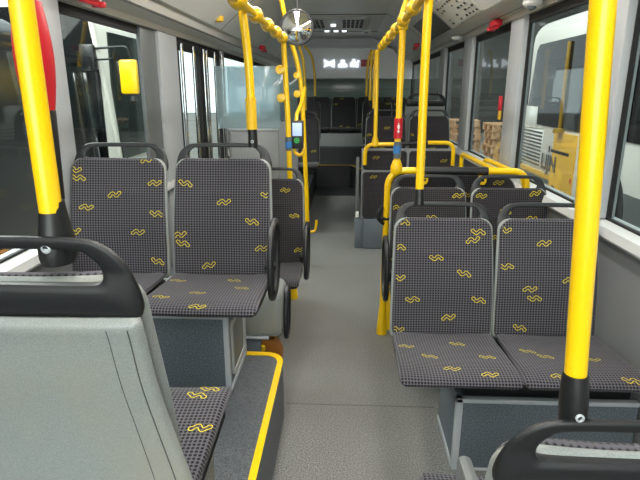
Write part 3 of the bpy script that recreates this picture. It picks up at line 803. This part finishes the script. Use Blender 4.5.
# rear wall, bulkhead
b = NB(); box(b, XL-.06, XR+.06, YE, YE+.06, -.06, 2.4); st('wall_rear', b, M['dark'])
def bulk(k, z): return (k, z)
b = NB(); prism(b, [(-1.2, 1.63), (1.13, 1.63), (1.13, 2.3), (-1.2, 2.3)], 9.45, 9.74); st('trim_22', b, M['ceil_l'])
b = NB()
P = [(-.80, 1.635), (.86, 1.635), (.84, 1.9)] + [(.68+.13*math.cos(PI/2*k/6), 1.97+.13*math.sin(PI/2*k/6)) for k in range(7)] + [(-.62-.13*math.sin(PI/2*k/6), 1.97+.13*math.cos(PI/2*k/6)) for k in range(7)] + [(-.78, 1.9)]
prism(b, P, 9.02, 9.46); o = st('trim_23', b, M['ceil_l'])
b = NB(); box(b, -1.19, 1.12, 9.50, 9.56, 1.30, 1.64, .01); st('trim_24', b, mat('greenish_rear_glass', (120, 134, 130), .2))
b = NB(); box(b, -1.15, 1.1, 9.49, 9.502, 1.46, 1.47); st('trim_25', b, M['line'])
# lit characters and display on bulkhead
t = thing('bulkhead_display', 'bright white characters and dark red display on rear bulkhead', 'display', (.05, 9.01, 1.86))
k = .0175
def glyph(nm, polys):
    b = NB()
    for P in polys: prism(b, P, -.012, .005, 'y')
    g = obj(nm, b, M['led'], t)
def tri(*a): return [tuple(p) for p in a]
glyph('bright_character', [tri((-.40, .07), (-.31, .02), (-.31, -.02), (-.40, -.06), (-.375, 0)), tri((-.31, .02), (-.225, .065), (-.225, -.065), (-.31, -.02))])
glyph('bright_character', [tri((-.165, -.055), (-.165, -.02), (-.115, .01), (-.125, .055), (-.06, .055), (-.07, .01), (-.02, -.02), (-.02, -.055))])
glyph('bright_character', [tri((.03, -.05), (.03, .01), (.065, .02), (.065, .065), (.105, .065), (.105, -.05)), tri((.105, .02), (.16, -.0), (.16, -.06), (.14, -.06), (.105, -.02)), tri((.145, .05), (.175, .05), (.175, .02), (.145, .02))])
b = NB(); box(b, .20, .46, -.014, .004, -.045, .06, .004); obj('red_display', b, M['led_red'], t)
# raised rear floor
t = thing('rear_platform', 'dark raised rear floor with step, yellow nosing around the rear aisle', 'platform', (0, 8.2, 0))
b = NB(); prism(b, [(-1.19, -.04), (.09, -.04), (.30, -.55), (.30, -.75), (1.12, -.75), (1.12, 1.5), (-1.19, 1.5)], 0, .335, 'z'); obj('step_body', b, M['dark'], t)
b = NB(); ribbon(b, [(-.40, -.045), (.093, -.045), (.303, -.553), (.303, -.75)], [(-.40, -.01), (.12, -.01), (.335, -.54), (.335, -.75)], .335, .339); obj('yellow_nosing', b, M['yellow_old'], t)
b = NB(); box(b, -1.18, 1.1, .40, .60, .335, .56); obj('second_step', b, M['dark'], t)
b = NB(); box(b, -1.18, 1.1, .75, 1.4, .335, .755, .006); obj('pale_riser', b, M['wall'], t)
for nm, x0, x1, y0, z, lab in (('side_platform', -1.19, -.42, 5.42, .30, 'grey raised platform under left rear seats'), ('side_platform', .22, 1.12, 5.15, .32, 'grey raised platform under right rear seats')):
    b = NB(); box(b, x0, x1, y0, 7.44 if x0 > 0 else 8.14, 0, z, .006); o = obj(nm, b, M['dark']); tag(o, lab, 'platform')
def ped(label, x0, x1, y0, y1, z0, z1, m='ped'):
    b = NB(); box(b, x0, x1, y0, y1, z0, z1, .005); o = obj('seat_pedestal', b, M[m]); tag(o, label, 'pedestal')
ped('speckled pedestal beneath the worn right rear seats', .25, 1.05, 5.25, 5.55, .321, .635)
ped('speckled pedestal beneath the rear-facing right seat with black handle', .68, 1.02, 5.98, 6.3, .321, .80)
ped('speckled pedestal beneath dark left seats behind the validator', -1.13, -.50, 5.86, 6.15, .301, .595)
ped('speckled pedestal beneath second-last left aisle seat', -.72, -.44, 7.46, 7.75, .301, .735, 'dark')
ped('speckled pedestal beneath second-last right aisle seat', .30, .60, 7.46, 7.65, .336, .735, 'dark')

# ------------------------------------------------------------------ partition by the door
t = thing('door_partition', 'grey panel and tinted glass partition between left seats and doors', 'partition', (-.8, 3.60, 0))
b = NB(); box(b, .03, .36, -.015, .015, .05, 1.19, .012); obj('lower_panel', b, M['wall'], t)
b = NB(); box(b, -.05, .37, -.004, .004, 1.20, 1.60, .002); obj('glass_pane', b, M['glass_b'], t)
b = NB(); box(b, .02, .36, -.018, .018, 1.185, 1.20, .004); obj('glazing_bead', b, M['edge'], t)
t = thing('door_partition', 'pale tinted glass partition beyond the doors, behind validator poles', 'partition', (-.8, 5.33, 0))
b = NB(); box(b, -.36, .34, -.015, .015, .05, 1.15, .012); obj('lower_panel', b, M['wall'], t)
b = NB(); box(b, -.34, .34, -.004, .004, 1.16, 1.66, .002); obj('glass_pane', b, M['glass_b'], t)
# doors: two glazed leaves folded inwards, bright bars imitate reflections in the glass
for i, (y0, y1, lab) in enumerate(((3.92, 4.58, ''), (4.62, 5.26, ''))):
    d = bpy.data.objects.new('door_%d' % (i+1), None); col.objects.link(d); d.location = (XL-.01, y0, .02); d['kind'] = 'structure'
    H = TL-.03; W_ = y1-y0
    b = NB()
    for a, c in ((0, .05), (W_-.05, W_)): box(b, -.02, .02, a, c, 0, H, .008)
    box(b, -.02, .02, .05, W_-.05, 0, .10, .006); box(b, -.02, .02, .05, W_-.05, H-.07, H, .006); obj('door_frame', b, M['rubber'], d)
    b = NB(); box(b, -.003, .003, .05, W_-.05, .10, H-.07); obj('pane', b, M['glass'], d)
    b = NB()
    for a in (.025, W_-.025, W_*.5): tube(b, [(.045, a, .12), (.045, a, H-.03)], .013, 12)
    obj('reflection_bar', b, M['chrome'], d)

# ------------------------------------------------------------------ ceiling fittings
t = thing('ceiling_vent', 'rounded ceiling vent panel with two grilles near the rear', 'vent', (-.16, 7.35, 2.28))
b = NB(); prism(b, rrect(.92, 1.3, .10, 5), -.02, .0, 'z'); obj('vent_plate', b, M['cove'], t)
for sx in (-1, 1):
    g = NB()
    for r in range(6):
        for c in range(5): box(g, sx*.25-.13+c*.055, sx*.25-.13+c*.055+.038, -.48+r*.15, -.40+r*.15, -.024, -.0195)
    obj('grille', g, M['rubber'], t)
for k_, (x, y) in enumerate(((-.16, 6.95+.35), (-.27, 8.15), (-.14, 8.15), (-.02, 8.15))):
    b = NB(); lathe(b, [(.035, 0), (.035, -.022), (.028, -.028)], (x, y, 2.28 if k_ else 2.26), 'z', 16); o = obj('ceiling_lamp', b, M['led'])
    tag(o, ('small bright round lamp in the middle of the vent panel', 'small bright ceiling lamp behind the vent, left one of three', 'small bright ceiling lamp behind the vent, middle one of three', 'small bright ceiling lamp behind the vent, right one of three')[k_], 'lamp', 'small ceiling lamps')
t = thing('ceiling_latch', 'small pale latch plate on ceiling right of the vent', 'latch', (.30, 8.35, 2.28))
b = NB(); box(b, -.07, .07, -.2, .2, -.018, 0, .006); obj('plate', b, M['ceil_l'], t)
b = NB(); box(b, -.03, .03, -.1, .0, -.03, -.016, .006); obj('latch_knob', b, M['edge'], t)
# convex mirror
t = thing('convex_mirror', 'round convex mirror hanging by the left ceiling rail', 'mirror', (-.345, 4.0, 1.875))
b = NB()
R_ = .112
lathe(b, [(R_, .0), (R_*.97, -.010), (R_*.75, -.026), (R_*.5, -.036), (R_*.25, -.042), (.004, -.044)], (0, 0, 0), 'y', 40); obj('mirror_face', b, M['mirror'], t, ang=80)
b = NB(); lathe(b, [(R_+.006, -.012), (R_+.010, 0), (R_+.006, .018), (R_*.6, .04), (.01, .045)], (0, 0, 0), 'y', 40); obj('mirror_back', b, M['black'], t)
b = NB(); tube(b, [(0, .03, .02), (.0, .06, .2), (0, .06, .40)], .010, 10); obj('mirror_arm', b, M['black'], t)
# cameras in white housings
def camera_dome(label, x, y, z, s=1.):
    t = thing('ceiling_camera', label, 'camera', (x, y, z)); t.scale = (s, s, s)
    b = NB(); rings = []
    for zz, rr in ((.0, .055), (-.012, .062), (-.025, .058), (-.036, .042), (-.042, .02)):
        rings.append([(rr*.85*math.cos(a), rr*1.15*math.sin(a), zz) for a in [2*PI*k/24 for k in range(24)]])
    loft(b, rings); obj('housing', b, M['white'], t)
    b = NB(); rings = []
    for zz, rr in ((-.034, .026), (-.046, .024), (-.056, .014), (-.058, .004)):
        rings.append([(rr*math.cos(a)-.01, rr*math.sin(a)-.02, zz) for a in [2*PI*k/18 for k in range(18)]])
    loft(b, rings); obj('lens_dome', b, M['pgrey'], t)
camera_dome('white dome camera above the nearest right windows', 1.045, 3.27, 1.935)
camera_dome('white dome camera above the farther right windows', 1.045, 5.35, 1.935)
def hammer(label, x, y, z, rz=0, s=1.):
    t = thing('emergency_hammer', label, 'hammer', (x, y, z), rz); t.scale = (s, s, s)
    b = NB(); box(b, -.03, .03, -.09, .05, -.045, .0, .012); obj('holder', b, M['red'], t)
    b = NB(); tube(b, [(0, -.08, -.05), (0, .11, -.05)], .012, 12); rbox(b, (0, .09, -.05), (.06, .025, .025), (0, 0, 0), .006); obj('hammer', b, M['red'], t)
    b = NB(); box(b, -.02, .02, .05, .08, -.04, -.015, .004); obj('white_clip', b, M['white'], t)
hammer('red emergency hammer above the right window between two dome cameras', 1.06, 4.1, 1.925)
hammer('red emergency hammer high at top left of the windows', -1.10, 2.42, 1.865)
hammer('small red emergency hammer beyond the right overhead rail', .84, 6.75, 1.98, 0, 1.)
hammer('small red emergency hammer on left cove behind validator pole', -.93, 6.3, 1.93, 0, 1.)
# red release handle on right pillar
t = thing('door_release', 'red and yellow release lever on the right window pillar', 'lever', (1.085, 3.88, 1.33))
b = NB(); box(b, -.010, .012, -.02, .02, -.02, .08, .008); obj('red_lever', b, M['red'], t)
b = NB(); box(b, -.006, .010, -.018, .018, -.08, -.02, .004); obj('yellow_tab', b, M['yellow_old'], t)
# notice panel in the right cove
def on_cove(f): # f 0..1 from window side up
    return (.94-.48*f, 1.96+.32*cf(f))
def cove_strip(bm, f0, f1, y0, y1, lift, th=.004, cv=on_cove, n_=6, mi=0):
    A = [cv(f0+(f1-f0)*k/n_) for k in range(n_+1)]
    P = [(x-lift*.55, z-lift) for x, z in A] + [(x-lift*.55+th, z-lift+th) for x, z in A[::-1]]
    prism(bm, P, y0, y1, 'y', mi)
t = thing('dark_panel', 'dark glossy panel set in the ceiling cove on the right', 'panel', (0, 0, 0))
b = NB(); cove_strip(b, .03, .43, 5.0, 6.2, .006); obj('panel_face', b, mat('smoked_panel', (98, 98, 95), .22), t)
b = NB(); cove_strip(b, .02, .45, 4.97, 5.0, .008); cove_strip(b, .02, .45, 6.2, 6.23, .008); obj('panel_edge', b, M['edge'], t)
t = thing('route_notice', 'pale printed route notice on the right ceiling cove', 'notice', (0, 0, 0))
b = NB(); cove_strip(b, .04, .43, 3.9, 4.93, .006); obj('notice_sheet', b, M['paper'], t)
b = NB()
rr = random.Random(3)
for r_ in range(5):
    for c_ in range(9):
        if rr.random() < .62:
            f = .07+r_*.07; y = 3.96+c_*.10
            cove_strip(b, f, f+.012+.02*rr.random(), y, y+.03+.035*rr.random(), .0095, .002, n_=1)
obj('notice_print', b, M['print'], t)
# small yellow lamp and slot in the left cove
t = thing('cove_lamp', 'small amber round light set in the left ceiling cove', 'lamp', (-.965, 4.30, 1.96))
b = NB(); lathe(b, [(.035, .03), (.035, -.006), (.02, -.012)], (0, 0, 0), 'z', 18); obj('lens', b, M['yellow_old'], t)
# small ceiling sensor
# ------------------------------------------------------------------ outside
G = -.36
b = NB(); box(b, -40, 40, -25, 45, G-.2, G); o = st('ground', b, M['conc'])
b = NB(); box(b, -22, -21.6, -14, 40, G, 4.2); o = obj('hall_wall', b, M['hall']); tag(o, 'dark hall wall far outside the left windows', 'wall')
b = NB(); box(b, 9, 9.4, -20, 40, G, 9); o = obj('hall_wall', b, M['hall']); tag(o, 'dark hall wall far outside the right windows', 'wall')
b = NB(); box(b, -1.5, 9.0, 24, 24.4, G, 9); o = obj('hall_wall', b, M['hall']); tag(o, 'dark hall end wall beyond the pallets', 'wall')
# right parked bus
def bus_body(bm, x0, x1, y0, y1, z0, z1, r=.22):
    rings = []
    for y, s in ((y0, -.10), (y0+.03, -.04), (y0+.12, 0), (y1-.25, 0), (y1-.08, -.05), (y1, -.14)):
        cx, w, h, cz = (x0+x1)/2, (x1-x0)+2*s, (z1-z0)+s, (z0+z1)/2+s/2
        ring = []
        for a, b_ in rrect(w, h, r, 6): ring.append((cx+a, y, cz+b_))
        rings.append(ring)
    loft(bm, rings)
BX = 2.9
t = thing('parked_bus', 'white and yellow bus parked close outside the right windows', 'bus', (BX+1.25, 3, G))
oo = Vector((BX+1.25, 3, G))
def bobj(nm, b, m, par=None, ang=35):
    b.transform(Matrix.Translation(-oo)); return obj(nm, b, M[m] if isinstance(m, str) else m, par or t, ang=ang)
b = NB(); bus_body(b, BX, BX+2.5, -6, 9.05, -.12, 2.45, .3); bobj('body', b, 'buswhite')
b = NB(); prism(b, [(y, z) for y, z in [(-5.5, .86), (8.72, .96), (8.78, 1.1), (8.60, 2.02), (8.5, 2.10), (-5.5, 2.12)]], BX-.012, BX+.02, 'x'); bobj('side_window', b, 'busdark')
b = NB()
box(b, BX-.016, BX+.0, 8.30, 8.9, .90, 1.22, .02); bobj('corner_panel', b, 'buswhite')
b = NB(); box(b, BX-.012, BX, 6.82, 7.56, .06, .90); bobj('yellow_panel', b, 'busyel')
b = NB(); box(b, BX-.008, BX, 7.55, 8.95, -.11, .22); box(b, BX-.008, BX, -5.8, 5.6, -.11, .42); bobj('lower_band', b, 'busgrey')
b = NB(); box(b, BX-.010, BX, 7.55, 8.95, .22, .29); bobj('yellow_line', b, 'busyel')
b = NB(); box(b, BX-.008, BX+.0, 7.98, 8.9, .33, .88, .006); v = bobj('vent_frame', b, 'buswhite')
b = NB()
for k_ in range(10): rbox(b, (BX-.009, 8.44, .375+k_*.052), (.008, .84, .026), (0, .0, 0), .001)
bobj('vent_louvers', b, 'louver', v)
# wheel
b = NB(); P = [(6.05+.56*math.cos(a), .14+.56*math.sin(a)) for a in [PI*k/16 for k in range(17)]] + [(5.49, -.12), (6.61, -.12)]
prism(b, P, BX-.013, BX-.001, 'x'); bobj('wheel_arch', b, 'busblk')
b = NB(); lathe(b, [(.2, -.02), (.44, -.02), (.48, .03), (.48, .25)], (BX-.01, 6.05, .12), 'x', 32); w = bobj('wheel', b, 'tyre')
b = NB(); lathe(b, [(.04, -.03), (.22, -.025), (.25, -.02), (.25, .0)], (BX-.012, 6.05, .12), 'x', 32); bobj('wheel_rim', b, 'busgrey', w)
b = NB(); tube(b, [(BX-.03, 7.35, .92), (BX-.03, 7.36, 2.05)], .025, 12); lathe(b, [(.09, 0), (.08, .05), (.03, .06)], (BX-.03, 7.35, .90), 'z', 16); bobj('yellow_post', b, 'mustard')
# logo text
def text(parent, nm, s, size, loc, m, ext=.003, bold=0., rot=(PI/2, 0, -PI/2), sx=1.):
    c = bpy.data.curves.new(nm, 'FONT'); c.body = s; c.size = size; c.extrude = ext; c.offset = bold
    o = bpy.data.objects.new(nm, c); col.objects.link(o); o.data.materials.append(M[m])
    me = bpy.data.meshes.new_from_object(o); bpy.data.objects.remove(o)
    o = bpy.data.objects.new(nm, me); col.objects.link(o)
    if not me.materials: me.materials.append(M[m])
    o.parent = parent; o.location = Vector(loc)-oo; o.rotation_euler = rot; o.scale = (sx, 1, 1); return o
text(t, 'lettering', 'LIJN', .30, (BX-.018, 7.93, .36), 'logo', bold=.006, sx=1.05)
b = NB()
for k_ in range(11): box(b, BX-.016, BX-.012, 7.56-k_*.056, 7.56-k_*.056+.045, .62, .66)
box(b, BX-.016, BX-.012, 7.66, 7.70, .61, .69); bobj('small_lettering', b, 'print')
b = NB(); box(b, BX-.015, BX-.012, 7.36, 7.44, .12, .18); box(b, BX-.015, BX-.008, 4.86, 5.02, .24, .32); bobj('fleet_number', b, 'print')
b = NB(); box(b, BX-.015, BX-.012, 6.84, 6.88, .30, .36); bobj('side_marker', b, 'red')
# left parked bus (front towards the camera)
t = thing('parked_bus', 'white bus with black windscreen and yellow mirror outside left window', 'bus', (-4.3, 7.6, G)); oo = Vector((-4.3, 7.6, G))
b = NB(); bus_body(b, -5.55, -3.0, 6.75, 10.0, -.15, 2.45, .3); bobj('body', b, 'buswhite')
b = NB(); box(b, -5.5, -3.04, 6.70, 6.80, .55, 2.42, .04); bobj('windscreen', b, 'busdark')
b = NB(); tube(b, smooth_path([(-3.02, 6.62, 2.25), (-3.01, 6.72, 1.8), (-3.0, 6.86, 1.2), (-3.0, 6.98, .6), (-3.0, 7.0, .1)]), .035, 14); bobj('white_pillar', b, 'buswhite')
b = NB(); prism(b, [(7.1, .55), (9.6, .55), (9.6, 2.15), (6.98, 2.15), (6.95, 1.5)], -3.012, -2.98, 'x'); bobj('side_window', b, mat('green_tinted_glass', (36, 44, 42), .06, spec=.7))
b = NB(); 
for xx, rr_ in ((-3.17, .035), (-3.30, .02)): tube(b, [(xx+.03, 6.66, .6), (xx-.03, 6.66, 1.65)], rr_, 10)  # bright tubes imitate the reflection band on the windscreen
bobj('reflection_band', b, 'chrome')
mr = Vector((-2.62, 6.68, 0))
b = NB(); tube(b, fillet([(-3.12, 6.66, 1.93), (-2.62, 6.62, 1.95), (-2.60, 6.64, 1.80)], .05), .014, 10); tube(b, fillet([(-3.12, 6.66, 1.80), (-2.80, 6.62, 1.81), (-2.76, 6.62, 1.92)], .04), .012, 10); arm_o = bobj('mirror_arm', b, 'busblk')
b = NB(); box(b, -3.2, -3.02, 6.6, 6.70, 1.68, 1.98, .02); bobj('arm_mount', b, 'busblk', arm_o)
b = NB(); box(b, -2.72, -2.50, 6.56, 6.64, 1.40, 1.80, .03); bobj('yellow_mirror', b, 'yellow')
b = NB(); box(b, -2.745, -2.71, 6.57, 6.63, 1.44, 1.78, .01); lathe(b, [(.03, 0), (.045, -.06), (.02, -.10)], (-2.58, 6.6, 1.38), 'z', 12); bobj('mirror_joint', b, 'busblk')
# far left bus
t = thing('parked_bus', 'dark bus side with black door glass outside nearest left window', 'bus', (-4.4, 0, G)); oo = Vector((-4.4, 0, G))
b = NB(); bus_body(b, -5.6, -3.1, -8, 5.5, -.15, 2.1, .2); bobj('body', b, 'busblk')
b = NB(); box(b, -3.12, -3.08, -6, 4.2, .5, 1.85, .02); bobj('side_window', b, mat('smoked_glass', (34, 34, 32), .08, spec=.6))
b = NB(); box(b, -3.09, -3.06, -6, 4.3, .08, .16); box(b, -3.09, -3.06, -6, 4.3, 1.42, 1.45); bobj('yellow_stripe', b, 'yellow_old')
b = NB(); lathe(b, [(.05, 0), (.05, .03), (.02, .04)], (-3.08, 3.55, .92), 'x', 20); bobj('amber_button', b, 'yellow_old')
b = NB(); box(b, -3.09, -3.05, 2.1, 4.1, 1.30, 1.33, .01); bobj('white_strip', b, 'edge')
b = NB(); tube(b, fillet([(-3.06, 3.6, 1.35), (-3.03, 3.6, 1.15), (-3.03, 3.45, 1.12)], .03), .02, 8); bobj('white_handle', b, 'buswhite')
b = NB(); box(b, -3.1, -3.05, -6, 4.5, -.12, .05); bobj('lower_skirt', b, 'orange')
# pallets
def pallet(x, y, z, rz, label, group):
    t = thing('wooden_pallet', label, 'pallet', (x, y, z), rz, group)
    b = NB()
    for k_ in range(5): box(b, -.6, .6, -.4+k_*.175, -.4+k_*.175+.10, .122, .144)
    obj('deck_boards', b, M['wood'], t)
    b = NB()
    for yy in (-.35, 0, .35):
        for xx in (-.53, 0, .53): box(b, xx-.07, xx+.07, yy-.05, yy+.05, .022, .10)
        box(b, -.6, .6, yy-.05, yy+.05, 0, .022)
    for xx in (-.53, 0, .53): box(b, xx-.05, xx+.05, -.4, .4, .10, .122)
    obj('blocks_and_runners', b, M['wood'], t)
    return t
p0 = None
def dup(root, loc, rz, label):
    r = root.copy(); col.objects.link(r); r.location = loc; r.rotation_euler = (0, 0, rz); r['label'] = label
    for ch in root.children:
        c = ch.copy(); col.objects.link(c); c.parent = r
    return r
rp = random.Random(5)
for si, (sx, sy, cnt, nm) in enumerate(((2.45, 12.6, 8, 'left'), (3.55, 11.2, 8, 'right'))):
    for k_ in range(cnt):
        lab = 'raw wooden pallet in the %s pallet stack outside, right of the bus' % nm
        pos = (sx+rp.uniform(-.03, .03), sy+rp.uniform(-.03, .03), G+k_*.145); a = rp.uniform(-.05, .05)
        if p0 is None: p0 = pallet(*pos, a, lab, None); o = p0
        else: o = dup(p0, pos, a, lab)
        o['group'] = 'pallets in the %s stack' % nm

# ------------------------------------------------------------------ camera, light, view
sc = bpy.context.scene
F = 530.; pitch = math.atan(150/F); yaw = math.atan(25/F*math.cos(pitch))
cam = bpy.data.cameras.new('camera'); co = bpy.data.objects.new('camera', cam); col.objects.link(co)
cam.sensor_width = 36; cam.lens = F/640*36; cam.clip_start = .02
co.location = (0, 0, 1.45); co.rotation_euler = (PI/2-pitch, 0, yaw)
sc.camera = co
w = bpy.data.worlds.new('overcast'); sc.world = w; w.use_nodes = True
bg = w.node_tree.nodes['Background']; bg.inputs['Color'].default_value = (.90, .96, 1., 1); bg.inputs['Strength'].default_value = 2.2
def area(name, loc, rot, sx, sy, e, c=(1, 1, 1)):
    l = bpy.data.lights.new(name, 'AREA'); l.shape = 'RECTANGLE'; l.size = sx; l.size_y = sy; l.energy = e; l.color = c
    o = bpy.data.objects.new(name, l); col.objects.link(o); o.location = loc; o.rotation_euler = rot; return o
area('daylight_front', (-1.0, -4.2, 2.0), (math.radians(90), 0, 0), 4.5, 3.2, 190, (1, .98, .95))
area('daylight_door', (-3.6, 4.9, 3.6), (0, math.radians(-50), 0), 1.6, 2.6, 280, (1, .98, .95))
for lx, nm in ((-.36, 'left'), (.36, 'right')):  # unseen strips added to brighten the interior
    t = thing('added_fill_strip', 'added unseen fill light strip on the front ceiling, %s of the aisle' % nm, 'lamp', (lx, 1.8, 2.28))
    b = NB(); box(b, -.08, .08, -3.2, 2.9, -.03, 0, .01); obj('housing', b, M['white'], t)
    b = NB(); box(b, -.06, .06, -3.1, 2.8, -.034, -.029, .001); obj('diffuser', b, M['diffuser'], t)
    area('fill_light_%s' % nm, (lx, 1.6, 2.235), (0, 0, 0),   .12, 5.8, 29, (1, .97, .93))
area('skylight', (-1.0, 5, 7.5), (0, math.radians(-25), 0), 4, 14, 900, (1, .98, .95))
vs = sc.view_settings; vs.view_transform = 'Standard'; vs.look = 'None'; vs.gamma = 1; vs.use_curve_mapping = False; vs.exposure = .45
